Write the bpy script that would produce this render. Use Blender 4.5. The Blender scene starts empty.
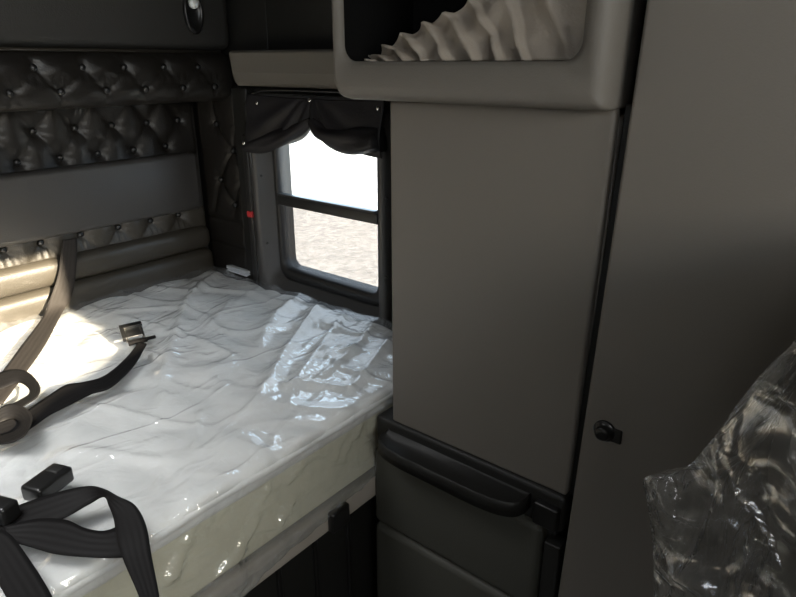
import bpy, bmesh, math, random
import numpy as np
from mathutils import Vector, noise

# ------------------------------------------------------------------ camera
EYE = 1.41                                   # eye height above the cab floor
FPX = 623.0
PITCH = math.atan(236.5 / FPX)
YAW = math.radians(39.2)                     # heading from +X (side wall) towards +Y (back wall)
sc = bpy.context.scene
C = sc.collection
cam_d = bpy.data.cameras.new('camera')
cam = bpy.data.objects.new('camera', cam_d)
C.objects.link(cam)
cam_d.sensor_width = 36.0
cam_d.lens = FPX / 796 * 36.0
cam_d.clip_start = 0.02
cam.location = (0, 0, EYE)
_h = Vector((math.cos(YAW), math.sin(YAW), 0))
_fwd = _h * math.cos(PITCH) - Vector((0, 0, 1)) * math.sin(PITCH)
cam.rotation_euler = _fwd.to_track_quat('-Z', 'Y').to_euler()
sc.camera = cam

# ------------------------------------------------------------------ light
sc.view_settings.view_transform = 'Standard'
sc.view_settings.look = 'None'
sc.view_settings.gamma = 1
sc.view_settings.use_curve_mapping = False
sc.view_settings.exposure = 0.0
SKY = 5.4
w = bpy.data.worlds.new('sky')
sc.world = w
w.use_nodes = True
bg = w.node_tree.nodes['Background']
bg.inputs[0].default_value = (0.66, 0.82, 1.0, 1)
bg.inputs[1].default_value = SKY


def lamp(name, kind, energy, color, loc=(0, 0, 0), target=None, sx=1, sy=1):
    d = bpy.data.lights.new(name, kind)
    d.energy = energy
    d.color = color
    o = bpy.data.objects.new(name, d)
    C.objects.link(o)
    o.location = loc
    if target is not None:
        o.rotation_euler = (Vector(target) - Vector(loc)).to_track_quat('-Z', 'Y').to_euler()
    if kind == 'AREA':
        d.shape = 'RECTANGLE'
        d.size, d.size_y = sx, sy
    return o


SUN_SLOPE = 0.385
sun = lamp('sun', 'SUN', 36.0, (1.0, 0.86, 0.64), (0, -3, 3), (0, -2, 3 - SUN_SLOPE))
sun.data.angle = math.radians(0.6)
lamp('windshield_daylight', 'AREA', 22.0, (1.0, 0.92, 0.78), (-0.15, -1.27, EYE + 0.26), (-0.15, 0, EYE + 0.16), 1.5, 0.40)
lamp('door_window_daylight', 'AREA', 5.6, (1.0, 0.87, 0.72), (-1.17, -0.45, EYE + 0.34), (0, -0.30, EYE + 0.26), 0.7, 0.4)
top_fill = lamp('added_top_fill', 'AREA', 10.5, (0.97, 0.97, 0.98), (-0.25, 1.20, EYE + 0.745), (-0.25, 1.21, 0), 0.7, 0.6)  # added fill lamp brightening the mattress; the ceiling has no opening
top_fill.data.spread = math.radians(98)
pt = lamp('bunk_window_portal', 'AREA', 1.0, (1, 1, 1), (1.27, 1.24, EYE - 0.40), (0, 1.24, EYE - 0.40), 0.40, 0.42)
pt.data.cycles.is_portal = True

# ------------------------------------------------------------------ pixel -> place
_r = Vector((math.sin(YAW), -math.cos(YAW), 0))
_u = _h * math.sin(PITCH) + Vector((0, 0, 1)) * math.cos(PITCH)


def hit(px, py, ax, v):
    """point where the line of sight through a photo point meets the plane axis=v (absolute)"""
    d = _fwd + _r * ((px - 398) / FPX) - _u * ((py - 298.5) / FPX)
    o = Vector((0, 0, EYE))
    return o + d * ((v - o[ax]) / d[ax])


# ------------------------------------------------------------------ materials
def mat(name, col, rough=0.5, spec=0.5, bump=0.0, bscale=60, var=0.0, vscale=4, metal=0.0, sheen=0.0):
    m = bpy.data.materials.new(name)
    m.use_nodes = True
    nt = m.node_tree
    b = nt.nodes['Principled BSDF']
    b.inputs['Base Color'].default_value = (*col, 1)
    b.inputs['Roughness'].default_value = rough
    b.inputs['Specular IOR Level'].default_value = spec
    b.inputs['Metallic'].default_value = metal
    b.inputs['Sheen Weight'].default_value = sheen
    tc = nt.nodes.new('ShaderNodeTexCoord')
    if var:
        n = nt.nodes.new('ShaderNodeTexNoise')
        n.inputs['Scale'].default_value = vscale
        n.inputs['Detail'].default_value = 5
        nt.links.new(tc.outputs['Object'], n.inputs['Vector'])
        r = nt.nodes.new('ShaderNodeValToRGB')
        r.color_ramp.elements[0].position = 0.3
        r.color_ramp.elements[1].position = 0.7
        r.color_ramp.elements[0].color = (*[c * (1 - var) for c in col], 1)
        r.color_ramp.elements[1].color = (*[min(1, c * (1 + var)) for c in col], 1)
        nt.links.new(n.outputs['Fac'], r.inputs['Fac'])
        nt.links.new(r.outputs['Color'], b.inputs['Base Color'])
    if bump:
        n = nt.nodes.new('ShaderNodeTexNoise')
        n.inputs['Scale'].default_value = bscale
        n.inputs['Detail'].default_value = 4
        nt.links.new(tc.outputs['Object'], n.inputs['Vector'])
        bp = nt.nodes.new('ShaderNodeBump')
        bp.inputs['Strength'].default_value = bump
        bp.inputs['Distance'].default_value = 0.002
        nt.links.new(n.outputs['Fac'], bp.inputs['Height'])
        nt.links.new(bp.outputs['Normal'], b.inputs['Normal'])
    return m


def plastic_film(name, milky=0.10, rough=0.10, bump=0.5, scale=38, tint=(0.9, 0.93, 0.95), refl=1.0, f0=0.07, cscale=8.0, crease=0.38):
    m = bpy.data.materials.new(name)
    m.use_nodes = True
    nt = m.node_tree
    for n in list(nt.nodes):
        nt.nodes.remove(n)
    out = nt.nodes.new('ShaderNodeOutputMaterial')
    tr = nt.nodes.new('ShaderNodeBsdfTransparent')
    tr.inputs[0].default_value = (0.97, 0.98, 0.98, 1)
    di = nt.nodes.new('ShaderNodeBsdfDiffuse')
    di.inputs[0].default_value = (*tint, 1)
    gl = nt.nodes.new('ShaderNodeBsdfGlossy')
    gl.inputs['Roughness'].default_value = rough
    gl.inputs[0].default_value = (refl, refl, refl, 1)
    fr = nt.nodes.new('ShaderNodeLayerWeight')
    fr.inputs[0].default_value = 0.5
    pw = nt.nodes.new('ShaderNodeMath')
    pw.operation = 'POWER'
    pw.inputs[1].default_value = 4.0
    nt.links.new(fr.outputs['Facing'], pw.inputs[0])
    ma = nt.nodes.new('ShaderNodeMath')
    ma.operation = 'MULTIPLY_ADD'
    ma.inputs[1].default_value = 0.90
    ma.inputs[2].default_value = f0
    nt.links.new(pw.outputs[0], ma.inputs[0])
    tc = nt.nodes.new('ShaderNodeTexCoord')
    mp = nt.nodes.new('ShaderNodeMapping')
    mp.inputs['Scale'].default_value = (1.0, 0.45, 1.0)
    mp.inputs['Rotation'].default_value = (0, 0, 0.5)
    nt.links.new(tc.outputs['Object'], mp.inputs[0])
    n1 = nt.nodes.new('ShaderNodeTexNoise')
    n1.inputs['Scale'].default_value = scale
    n1.inputs['Detail'].default_value = 3
    n1.inputs['Distortion'].default_value = 1.2
    nt.links.new(mp.outputs[0], n1.inputs['Vector'])
    bp = nt.nodes.new('ShaderNodeBump')
    bp.inputs['Strength'].default_value = bump
    bp.inputs['Distance'].default_value = 0.006
    nt.links.new(n1.outputs['Fac'], bp.inputs['Height'])
    # thin sharp crease lines
    mp2 = nt.nodes.new('ShaderNodeMapping')
    mp2.inputs['Rotation'].default_value = (0, 0, -0.56)
    mp2.inputs['Scale'].default_value = (0.42, 1.0, 0.8)
    nt.links.new(tc.outputs['Object'], mp2.inputs[0])
    n2 = nt.nodes.new('ShaderNodeTexNoise')
    n2.inputs['Scale'].default_value = cscale
    n2.inputs['Detail'].default_value = 2.5
    n2.inputs['Distortion'].default_value = 0.5
    nt.links.new(mp2.outputs[0], n2.inputs['Vector'])
    rp = nt.nodes.new('ShaderNodeValToRGB')
    cr_ = rp.color_ramp
    cr_.elements[0].position, cr_.elements[0].color = 0.44, (0, 0, 0, 1)
    cr_.elements[1].position, cr_.elements[1].color = 0.56, (0, 0, 0, 1)
    e_ = cr_.elements.new(0.50)
    e_.color = (1, 1, 1, 1)
    nt.links.new(n2.outputs['Fac'], rp.inputs['Fac'])
    b2 = nt.nodes.new('ShaderNodeBump')
    b2.inputs['Strength'].default_value = crease
    b2.inputs['Distance'].default_value = 0.006
    nt.links.new(rp.outputs['Color'], b2.inputs['Height'])
    nt.links.new(bp.outputs['Normal'], b2.inputs['Normal'])
    nt.links.new(bp.outputs['Normal'], di.inputs['Normal'])
    bp = b2
    for q in (gl, fr):
        nt.links.new(bp.outputs['Normal'], q.inputs['Normal'])
    mx = nt.nodes.new('ShaderNodeMixShader')
    mx.inputs[0].default_value = milky
    nt.links.new(tr.outputs[0], mx.inputs[1])
    nt.links.new(di.outputs[0], mx.inputs[2])
    mx2 = nt.nodes.new('ShaderNodeMixShader')
    nt.links.new(ma.outputs[0], mx2.inputs[0])
    nt.links.new(mx.outputs[0], mx2.inputs[1])
    g2 = nt.nodes.new('ShaderNodeBsdfGlossy')
    g2.inputs['Roughness'].default_value = 0.38
    nt.links.new(bp.outputs['Normal'], g2.inputs['Normal'])
    mg = nt.nodes.new('ShaderNodeMixShader')
    mg.inputs[0].default_value = 0.35
    nt.links.new(gl.outputs[0], mg.inputs[1])
    nt.links.new(g2.outputs[0], mg.inputs[2])
    nt.links.new(mg.outputs[0], mx2.inputs[2])
    nt.links.new(mx2.outputs[0], out.inputs[0])
    return m


def glass(name, tint):
    m = bpy.data.materials.new(name)
    m.use_nodes = True
    nt = m.node_tree
    for n in list(nt.nodes):
        nt.nodes.remove(n)
    out = nt.nodes.new('ShaderNodeOutputMaterial')
    tr = nt.nodes.new('ShaderNodeBsdfTransparent')
    tr.inputs[0].default_value = (*tint, 1)
    gl = nt.nodes.new('ShaderNodeBsdfGlossy')
    gl.inputs['Roughness'].default_value = 0.02
    mx = nt.nodes.new('ShaderNodeMixShader')
    mx.inputs[0].default_value = 0.05
    nt.links.new(tr.outputs[0], mx.inputs[1])
    nt.links.new(gl.outputs[0], mx.inputs[2])
    nt.links.new(mx.outputs[0], out.inputs[0])
    return m


def webbing(name, col):
    m = mat(name, col, 0.6, 0.12)
    nt = m.node_tree
    b = nt.nodes['Principled BSDF']
    uv = nt.nodes.new('ShaderNodeUVMap')
    wv = nt.nodes.new('ShaderNodeTexWave')
    wv.wave_type = 'BANDS'
    wv.bands_direction = 'X'
    wv.inputs['Scale'].default_value = 1.4
    wv.inputs['Distortion'].default_value = 0.1
    nt.links.new(uv.outputs[0], wv.inputs['Vector'])
    bp = nt.nodes.new('ShaderNodeBump')
    bp.inputs['Strength'].default_value = 0.25
    bp.inputs['Distance'].default_value = 0.001
    nt.links.new(wv.outputs['Fac'], bp.inputs['Height'])
    nt.links.new(bp.outputs['Normal'], b.inputs['Normal'])
    return m


M = {
    'vinyl': mat('black_vinyl', (0.013, 0.0115, 0.010), 0.36, 0.35, 0.25, 260),
    'vinyl_panel': mat('grey_vinyl', (0.046, 0.044, 0.042), 0.45, 0.5, 0.3, 320),
    'vinyl_top': mat('charcoal_vinyl', (0.030, 0.029, 0.026), 0.6, 0.4, 0.3, 320),
    'vinyl_cushion': mat('dark_cushion_vinyl', (0.042, 0.037, 0.029), 0.38, 0.5, 0.25, 260),
    'dark': mat('dark_plastic', (0.012, 0.012, 0.011), 0.5, 0.4, 0.2, 300),
    'black': mat('bin_shade_black', (0.004, 0.004, 0.004), 0.95, 0.05),  # near-black that carries the shade inside the overhead bin
    'darkgloss': mat('black_gloss_plastic', (0.010, 0.010, 0.010), 0.3, 0.5),
    'grey': mat('grey_textured_plastic', (0.122, 0.112, 0.097), 0.62, 0.35, 0.25, 420),
    'door': mat('grey_door_laminate', (0.132, 0.120, 0.104), 0.60, 0.35, 0.15, 380),
    'grey_shaded': mat('shaded_drawer_plastic', (0.050, 0.050, 0.042), 0.6, 0.35, 0.2, 380),  # same grey plastic, darkened for the shade on the low drawers
    'trim': mat('window_trim_grey', (0.060, 0.059, 0.058), 0.30, 0.5, 0.15, 300),
    'frame': mat('black_window_frame', (0.018, 0.018, 0.018), 0.4, 0.5),
    'mattress': mat('white_quilted_fabric', (0.85, 0.845, 0.82), 0.85, 0.2, 0.3, 220, 0.03, 9),
    'mattress_side': mat('cream_mattress_border', (0.72, 0.69, 0.54), 0.8, 0.2, 0.3, 200),
    'film': plastic_film('clear_plastic_film', 0.10, 0.11, 0.6, 24, (0.82, 0.86, 0.90), f0=0.16),
    'bag': plastic_film('clear_seat_bag', 0.035, 0.14, 0.8, 22, (0.8, 0.8, 0.76), f0=0.12, cscale=14.0, crease=0.8),
    'strap': webbing('grey_webbing', (0.026, 0.023, 0.021)),
    'strap_black': webbing('black_webbing', (0.008, 0.0075, 0.0075)),
    'metal': mat('brushed_steel', (0.62, 0.60, 0.56), 0.28, 0.5, metal=1.0),
    'snap': mat('nickel_snap', (0.75, 0.74, 0.70), 0.2, 0.5, metal=1.0),
    'cloth': mat('taupe_gathered_cloth', (0.25, 0.22, 0.185), 0.9, 0.2, 0.4, 300, 0.05, 20),
    'curtain': mat('black_blackout_cloth', (0.013, 0.012, 0.014), 0.6, 0.4, 0.3, 200),
    'base': mat('beige_bunk_board', (0.36, 0.33, 0.29), 0.6, 0.3, 0.2, 100),
    'red': mat('red_label', (0.55, 0.035, 0.04), 0.5),
    'lens': mat('frosted_lamp_lens', (0.72, 0.75, 0.74), 0.35),
    'seat': mat('dark_seat_fabric', (0.020, 0.020, 0.019), 0.9, 0.2, 0.5, 200),
    'seat_grey': mat('grey_seat_fabric', (0.17, 0.17, 0.16), 0.9, 0.2, 0.5, 200),
    'shell': mat('cab_lining', (0.055, 0.052, 0.048), 0.9, 0.2),
    'gravel': mat('pale_gravel', (0.48, 0.45, 0.42), 0.95, 0.1, 0.0, 40, 0.28, 11),
    'paper': mat('pale_folded_film', (0.62, 0.66, 0.70), 0.3),
    'pane_top': glass('clear_glass', (0.96, 0.98, 0.98)),
    'pane_low': glass('tinted_glass', (0.53, 0.52, 0.51)),  # lower pane tinted darker than the upper one
}
M['film2'] = M['film']


# ------------------------------------------------------------------ helpers
def link(name, verts, faces, material, parent=None, smooth=True, solid=0.0, sub=0, uvs=None, off=0.0):
    me = bpy.data.meshes.new(name)
    me.from_pydata([tuple(v) for v in verts], [], faces)
    bm = bmesh.new()
    bm.from_mesh(me)
    bmesh.ops.recalc_face_normals(bm, faces=bm.faces)
    bm.to_mesh(me)
    bm.free()
    me.update()
    if uvs is not None:
        ul = me.uv_layers.new(name='UVMap')
        for l in me.loops:
            ul.data[l.index].uv = uvs[l.vertex_index]
    if smooth:
        me.polygons.foreach_set('use_smooth', [True] * len(me.polygons))
    o = bpy.data.objects.new(name, me)
    C.objects.link(o)
    me.materials.append(M[material] if isinstance(material, str) else material)
    if parent is not None:
        o.parent = parent
        o.matrix_parent_inverse = parent.matrix_basis.inverted()
    if solid:
        s = o.modifiers.new('thick', 'SOLIDIFY')
        s.thickness = solid
        s.offset = off
    if sub:
        s = o.modifiers.new('smooth', 'SUBSURF')
        s.levels = s.render_levels = sub
    return o


def thing(name, label, cat, loc, group=None):
    o = bpy.data.objects.new(name, None)
    C.objects.link(o)
    o.location = loc
    o['label'] = label
    o['category'] = cat
    if group:
        o['group'] = group
    return o


def tag(o, label, cat, group=None, kind=None):
    o['label'] = label
    o['category'] = cat
    if group:
        o['group'] = group
    if kind:
        o['kind'] = kind
    return o


def structure(o):
    o['kind'] = 'structure'
    return o


def axis_samples(lo, hi, r, step, nr=5):
    a = [lo + r * (1 - math.cos(i * math.pi / 2 / nr)) for i in range(nr)] if r > 0 else []
    n = max(1, int(round((hi - lo - 2 * r) / step)))
    m = [lo + r + (hi - lo - 2 * r) * i / n for i in range(n + 1)]
    b = [lo + hi - x for x in reversed(a)]
    return a + m + b


def rbox_data(lo, hi, r, step=10.0, fn=None, nr=5):
    """box with rounded edges as a grid, optionally displaced by fn(p, n) -> p"""
    lo, hi = Vector(lo), Vector(hi)
    r = min(r, min((hi - lo)) * 0.499)
    if not isinstance(step, (tuple, list)):
        step = (step,) * 3
    S = [axis_samples(lo[i], hi[i], r, step[i], nr) for i in range(3)]
    verts, idx, faces = [], {}, []
    L = [len(s) for s in S]

    def vid(i, j, k):
        key = (i, j, k)
        if key in idx:
            return idx[key]
        p = Vector((S[0][i], S[1][j], S[2][k]))
        q = Vector([min(max(p[a], lo[a] + r), hi[a] - r) for a in range(3)])
        d = p - q
        if d.length > 1e-9:
            n = d.normalized()
            p = q + n * r
        else:
            n = Vector((0, 0, 1))
        if fn:
            p = fn(p, n)
        idx[key] = len(verts)
        verts.append(p)
        return idx[key]

    for ax in range(3):
        b, c = (ax + 1) % 3, (ax + 2) % 3
        for side in (0, L[ax] - 1):
            for i in range(L[b] - 1):
                for j in range(L[c] - 1):
                    q = []
                    for (di, dj) in ((0, 0), (1, 0), (1, 1), (0, 1)):
                        t = [0, 0, 0]
                        t[ax], t[b], t[c] = side, i + di, j + dj
                        q.append(vid(*t))
                    if side == 0:
                        q.reverse()
                    faces.append(q)
    return verts, faces


def rbox(name, lo, hi, r, material, parent=None, step=10.0, fn=None, nr=4, **kw):
    v, f = rbox_data(lo, hi, r, step, fn, nr)
    return link(name, v, f, material, parent, **kw)


def merge(parts):
    V, F = [], []
    for v, f in parts:
        n = len(V)
        V += list(v)
        F += [[i + n for i in q] for q in f]
    return V, F


def boxes(name, lst, material, parent=None, r=0.002):
    V, F = merge([rbox_data(lo, hi, r, nr=2) for lo, hi in lst])
    return link(name, V, F, material, parent)


def lathe_data(center, axis, prof, n=24):
    """prof: (radius, distance along axis)"""
    ax = Vector(axis).normalized()
    t = ax.orthogonal().normalized()
    b = ax.cross(t)
    V, F = [], []
    for (r, h) in prof:
        for i in range(n):
            a = 2 * math.pi * i / n
            V.append(Vector(center) + ax * h + (t * math.cos(a) + b * math.sin(a)) * r)
    for k in range(len(prof) - 1):
        for i in range(n):
            j = (i + 1) % n
            F.append([k * n + i, k * n + j, (k + 1) * n + j, (k + 1) * n + i])
    F.append([i for i in reversed(range(n))])
    F.append([(len(prof) - 1) * n + i for i in range(n)])
    return V, F


def button(center, axis, r, h, material, parent, name='button', n=16):
    prof = [(r, -h * 0.5), (r, h * 0.2), (r * 0.86, h * 0.65), (r * 0.5, h * 0.95), (r * 0.08, h)]
    V, F = lathe_data(center, axis, prof, n)
    return link(name, V, F, material, parent)


def catmull(pts, n=8):
    pts = [np.array(p, float) for p in pts]
    P = [pts[0] * 2 - pts[1]] + pts + [pts[-1] * 2 - pts[-2]]
    out = []
    for i in range(1, len(P) - 2):
        for k in range(n):
            t = k / n
            a, b, c, d = P[i - 1], P[i], P[i + 1], P[i + 2]
            out.append(0.5 * ((2 * b) + (-a + c) * t + (2 * a - 5 * b + 4 * c - d) * t * t + (-a + 3 * b - 3 * c + d) * t ** 3))
    out.append(P[-2])
    return out


def ribbon(name, left, right, material, parent=None, n=8, across=6, thick=0.0016, sag=0.0):
    """a strap between two edge lines given as lists of points"""
    A, B = catmull(left, n), catmull(right, n)
    V, F, UV = [], [], []
    dist = 0
    for i in range(len(A)):
        if i:
            dist += float(np.linalg.norm((A[i] + B[i]) / 2 - (A[i - 1] + B[i - 1]) / 2))
        for k in range(across + 1):
            t = k / across
            p = A[i] * (1 - t) + B[i] * t
            V.append(Vector(p))
            UV.append((t, dist * 20))
    m = across + 1
    for i in range(len(A) - 1):
        for k in range(across):
            F.append([i * m + k, i * m + k + 1, (i + 1) * m + k + 1, (i + 1) * m + k])
    return link(name, V, F, material, parent, solid=thick, uvs=UV)


def tube_data(path, rad, n=12, cap=True):
    P = [Vector(p) for p in path]
    R = rad if isinstance(rad, (list, tuple)) else [rad] * len(P)
    V, F = [], []
    up = None
    for i, p in enumerate(P):
        t = (P[min(i + 1, len(P) - 1)] - P[max(i - 1, 0)]).normalized()
        if up is None:
            up = t.orthogonal().normalized()
        up = (up - t * up.dot(t)).normalized()
        b = t.cross(up)
        for k in range(n):
            a = 2 * math.pi * k / n
            V.append(p + (up * math.cos(a) + b * math.sin(a)) * R[i])
    for i in range(len(P) - 1):
        for k in range(n):
            j = (k + 1) % n
            F.append([i * n + k, i * n + j, (i + 1) * n + j, (i + 1) * n + k])
    if cap:
        F.append([k for k in reversed(range(n))])
        F.append([(len(P) - 1) * n + k for k in range(n)])
    return V, F


def Z(rel):
    return EYE + rel


# ------------------------------------------------------------------ cab shell
FLOOR, CEIL = 0.0, Z(0.75)
XL, XR, YF, YB = -1.20, 1.22, -1.30, 1.86
structure(boxes('floor', [((XL - .06, YF - .06, -0.05), (XR + .06, YB + .06, 0.0))], 'shell'))
structure(boxes('ceiling', [((XL - .06, YF - .06, CEIL + .001), (XR + .06, YB + .06, CEIL + .05))], 'shell'))
structure(boxes('wall_back', [((XL - .06, YB, 0), (XR + .06, YB + .05, CEIL))], 'shell'))


def holed_wall(name, ax, v0, v1, a0, a1, z0, z1, holes, m='shell'):
    """a wall with rectangular openings; ax is the wall's normal axis; holes (a0,a1,z0,z1) sorted along a"""
    L = []

    def add(p0, p1, q0, q1):
        if p1 - p0 < 1e-4 or q1 - q0 < 1e-4:
            return
        lo, hi = [0, 0, q0], [0, 0, q1]
        lo[ax], hi[ax] = v0, v1
        lo[1 - ax], hi[1 - ax] = p0, p1
        L.append((lo, hi))
    c = a0
    for (h0, h1, k0, k1) in holes:
        add(c, h0, z0, z1)
        add(h0, h1, z0, k0)
        add(h0, h1, k1, z1)
        c = h1
    add(c, a1, z0, z1)
    return structure(boxes(name, L, m))


WY0, WY1, WZ0, WZ1 = 1.040, 1.462, Z(-0.630), Z(-0.165)      # bunk window opening
holed_wall('wall_right', 0, XR, XR + .05, YF, YB, 0, CEIL, [(WY0, WY1, WZ0, WZ1)], 'dark')
holed_wall('wall_left', 0, XL - .05, XL, YF, YB, 0, CEIL, [(-0.85, -0.05, Z(0.0), Z(0.55))])
# front wall with the windshield opening; its unseen rim is shaped to cut the sun patch
_sy = 1.0


def sunz(y, z):          # height on the front wall from which the sun reaches a point
    return z + SUN_SLOPE * (y - YF)


pts = [(0.672, sunz(1.41, -0.66)), (0.421, sunz(1.323, -0.66)), (0.314, sunz(1.241, -0.66)), (-1.0, sunz(0.95, -0.66))]
ztop = sunz(1.83, -0.495)
ys = (YF - .05, YF)
poly = [(0.68, ztop)] + [(p[0], p[1]) for p in pts] + [(-1.0, ztop)]
outer = [(XR, 0.75), (XR, -EYE), (0.314, -EYE), (-0.5, -EYE), (XL, -EYE), (XL, 0.75)]
V, F = [], []
for y in ys:
    for (x, z) in outer:
        V.append((x, y, Z(z)))
    for (x, z) in poly:
        V.append((x, y, Z(z)))
n = 12
ring = [(0, 6), (1, 7), (2, 8), (3, 9), (4, 10), (5, 11)]
for s in (0, 1):
    for i in range(6):
        a, b = ring[i]
        c, d = ring[(i + 1) % 6]
        q = [s * n + a, s * n + c, s * n + d, s * n + b]
        F.append(q if s else q[::-1])
for i in range(6):
    j = (i + 1) % 6
    F.append([i, j, n + j, n + i])
    F.append([6 + i, n + 6 + i, n + 6 + j, 6 + j])
structure(link('wall_front', V, F, 'shell', smooth=False))

# ground outside the bunk window
g = boxes('gravel_ground', [((1.6, -30, -1.30), (80, 40, -1.22))], 'gravel')
g['kind'] = 'structure'

# ------------------------------------------------------------------ tufted upholstery
def tuft_fn(buttons, creases, depth=0.022, sig=0.030, cdepth=0.010, csig=0.010, bulge=0.0):
    B = np.array(buttons)
    S = [(np.array(a), np.array(b)) for a, b in creases]

    def f(u, v):
        h = 0.0
        d2 = ((B - (u, v)) ** 2).sum(1)
        h -= depth * float(np.exp(-np.sqrt(d2.min()) / sig))
        p = np.array((u, v))
        m = 1e9
        for a, b in S:
            ab = b - a
            t = min(1, max(0, float((p - a) @ ab / (ab @ ab))))
            m = min(m, float(np.linalg.norm(p - a - ab * t)))
        h -= cdepth * math.exp(-m / csig)
        # radial gathers round each button
        i = int(d2.argmin())
        dd = math.sqrt(d2[i])
        if dd < 0.05:
            a = math.atan2(v - B[i][1], u - B[i][0])
            h += 0.0022 * math.sin(a * 9) * math.exp(-((dd - 0.018) / 0.014) ** 2)
        return h
    return f


# --- upper bunk folded against the back wall: panel above, tufted roll below
ub = thing('upper_bunk', 'black folded upper bunk with a tufted roll along its lower edge', 'bunk', (0.2, 1.72, Z(-0.1)))
UBY = 1.590
rowa = [(hit(px, py, 1, UBY).x, Z(-0.012)) for px, py in ((35, 66), (84, 66), (126, 67), (166, 68), (200, 68))]
rowa = [(rowa[0][0] - 0.112 * k, Z(-0.012)) for k in (5, 4, 3, 2, 1)] + rowa
rowb = [(x + 0.052, Z(-0.066)) for x, _ in rowa]
cr = []
for i in range(len(rowb)):
    cr.append((rowa[i], rowb[i]))
    if i + 1 < len(rowa):
        cr.append((rowa[i + 1], rowb[i]))
for x, z in rowa:
    cr.append(((x, z), (x, z + 0.04)))
for x, z in rowb:
    cr.append(((x, z), (x, z - 0.05)))
tf = tuft_fn(rowa + rowb, cr, 0.013, 0.022, 0.003, 0.009)
x_end = 1.212


def ub_fn(p, n):
    if p.y < UBY + 0.06:
        k = min(1, (UBY + 0.06 - p.y) / 0.05)
        h = tf(p.x, p.z) * k
        h += 0.0025 * k * noise.noise(Vector((p.x * 22, p.z * 60, 3)))
        e = max(0, p.x - (x_end - 0.07)) / 0.07
        p = Vector((p.x, p.y - h, p.z))
    return p


tr_ = rbox('tufted_roll', (-0.6, UBY, Z(-0.107)), (x_end, 1.85, Z(0.028)), 0.045, 'vinyl', ub, step=(0.006, 0.03, 0.006), fn=ub_fn, nr=6)
for x, z in rowa + rowb:
    if x > 0.5:
        button((x, UBY + 0.012, z), (0, -1, 0), 0.0085, 0.008, 'darkgloss', tr_)
V, F = tube_data([(-0.6, UBY + 0.022, Z(0.027)), (0.3, UBY + 0.022, Z(0.027)), (1.17, UBY + 0.022, Z(0.027))], 0.004)
link('piping', V, F, 'vinyl_cushion', ub)


def slab_fn(p, n):
    if p.y < 1.66:
        p = Vector((p.x, p.y + 0.004 * noise.noise(Vector((p.x * 2, p.z * 3, 0))), p.z))
    return p


rbox('bunk_panel', (-0.6, UBY + 0.022, Z(0.030)), (x_end + 0.005, 1.85, Z(0.55)), 0.03, 'vinyl_top', ub, step=0.1, fn=slab_fn)

# --- reading lamp recess on the upper bunk panel
c = hit(192, 8, 1, UBY + 0.02)
lampo = thing('reading_lamp', 'small oval reading lamp with a pale lens on the upper bunk panel', 'lamp', c)
V, F = rbox_data((-0.028, -0.012, -0.05), (0.028, 0.006, 0.05), 0.0085, nr=3)
V = []
nn = 32
prof = [(1.0, 0.0), (1.0, -0.008), (0.86, -0.012), (0.70, -0.006), (0.6, -0.002), (0.01, -0.002)]
F = []
for (s, h) in prof:
    for i in range(nn):
        a = 2 * math.pi * i / nn
        V.append(c + Vector((0.030 * s * math.cos(a), h, 0.058 * s * math.sin(a) - 0.008)))
for k in range(len(prof) - 1):
    for i in range(nn):
        j = (i + 1) % nn
        F.append([k * nn + i, (k + 1) * nn + i, (k + 1) * nn + j, k * nn + j])
link('bezel', V, F, 'darkgloss', lampo)
button(c + Vector((0.0, -0.010, 0.012)), (0, -1, 0), 0.0145, 0.012, 'lens', lampo, 'lens', 24)

# --- tufted cushions on the back wall
bp_ = thing('back_wall_upholstery', 'tufted dark vinyl upholstery covering the back wall behind the mattress', 'upholstery', (0.2, 1.84, Z(-0.66)))
TY = 1.800
b1 = [hit(px, py, 1, TY) for px, py in ((36, 135), (78, 132), (115, 130), (150, 128), (181, 124))]
b1 = [(p.x, Z(-0.170)) for p in b1]
dx = (b1[-1][0] - b1[0][0]) / 4
b1 = [(b1[0][0] - dx * k, b1[0][1]) for k in (4, 3, 2, 1)] + b1
b2 = [(x - dx / 2, Z(-0.245)) for x, _ in b1]
b0 = [(x - dx / 2, Z(-0.10)) for x, _ in b1]
cr = []
for i in range(len(b1)):
    cr += [(b1[i], b2[i]), (b1[i], b0[i])]
    if i + 1 < len(b1):
        cr += [(b1[i], b2[i + 1]), (b1[i], b0[i + 1])]
tf2 = tuft_fn(b1 + b2, cr, 0.018, 0.026, 0.006, 0.010)


def up_fn(p, n):
    if p.y < TY + 0.02:
        p = Vector((p.x, p.y - tf2(p.x, p.z), p.z))
    return p


tc_ = rbox('tufted_cushion', (-0.6, TY, Z(-0.285)), (1.185, 1.855, Z(-0.06)), 0.015, 'vinyl', bp_, step=(0.007, 0.03, 0.007), fn=up_fn)
for x, z in b1 + b2:
    if x > 0.5:
        button((x, TY + 0.016, z), (0, -1, 0), 0.009, 0.008, 'darkgloss', tc_)
rbox('smooth_panel', (-0.6, 1.775, Z(-0.452)), (1.165, 1.85, Z(-0.268)), 0.016, 'vinyl_panel', bp_, step=0.12)
b3 = [hit(px, py, 1, TY) for px, py in ((3, 247), (40, 237), (80, 229), (118, 222), (150, 214), (178, 208))]
b3 = [(p.x, Z(-0.463)) for p in b3]
dx = (b3[-1][0] - b3[0][0]) / 5
b3 = [(b3[0][0] - dx * k, Z(-0.463)) for k in (3, 2, 1)] + b3
cr = []
for x, z in b3:
    cr += [((x, z), (x - dx / 2, z - 0.06)), ((x, z), (x + dx / 2, z - 0.06)), ((x, z), (x, z - 0.04)),
           ((x, z), (x - 0.02, z - 0.04)), ((x, z), (x + 0.02, z - 0.04))]
tf3 = tuft_fn(b3, cr, 0.020, 0.022, 0.006, 0.006)


def lo_fn(p, n):
    if p.y < TY + 0.02:
        p = Vector((p.x, p.y - tf3(p.x, p.z), p.z))
    return p


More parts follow.
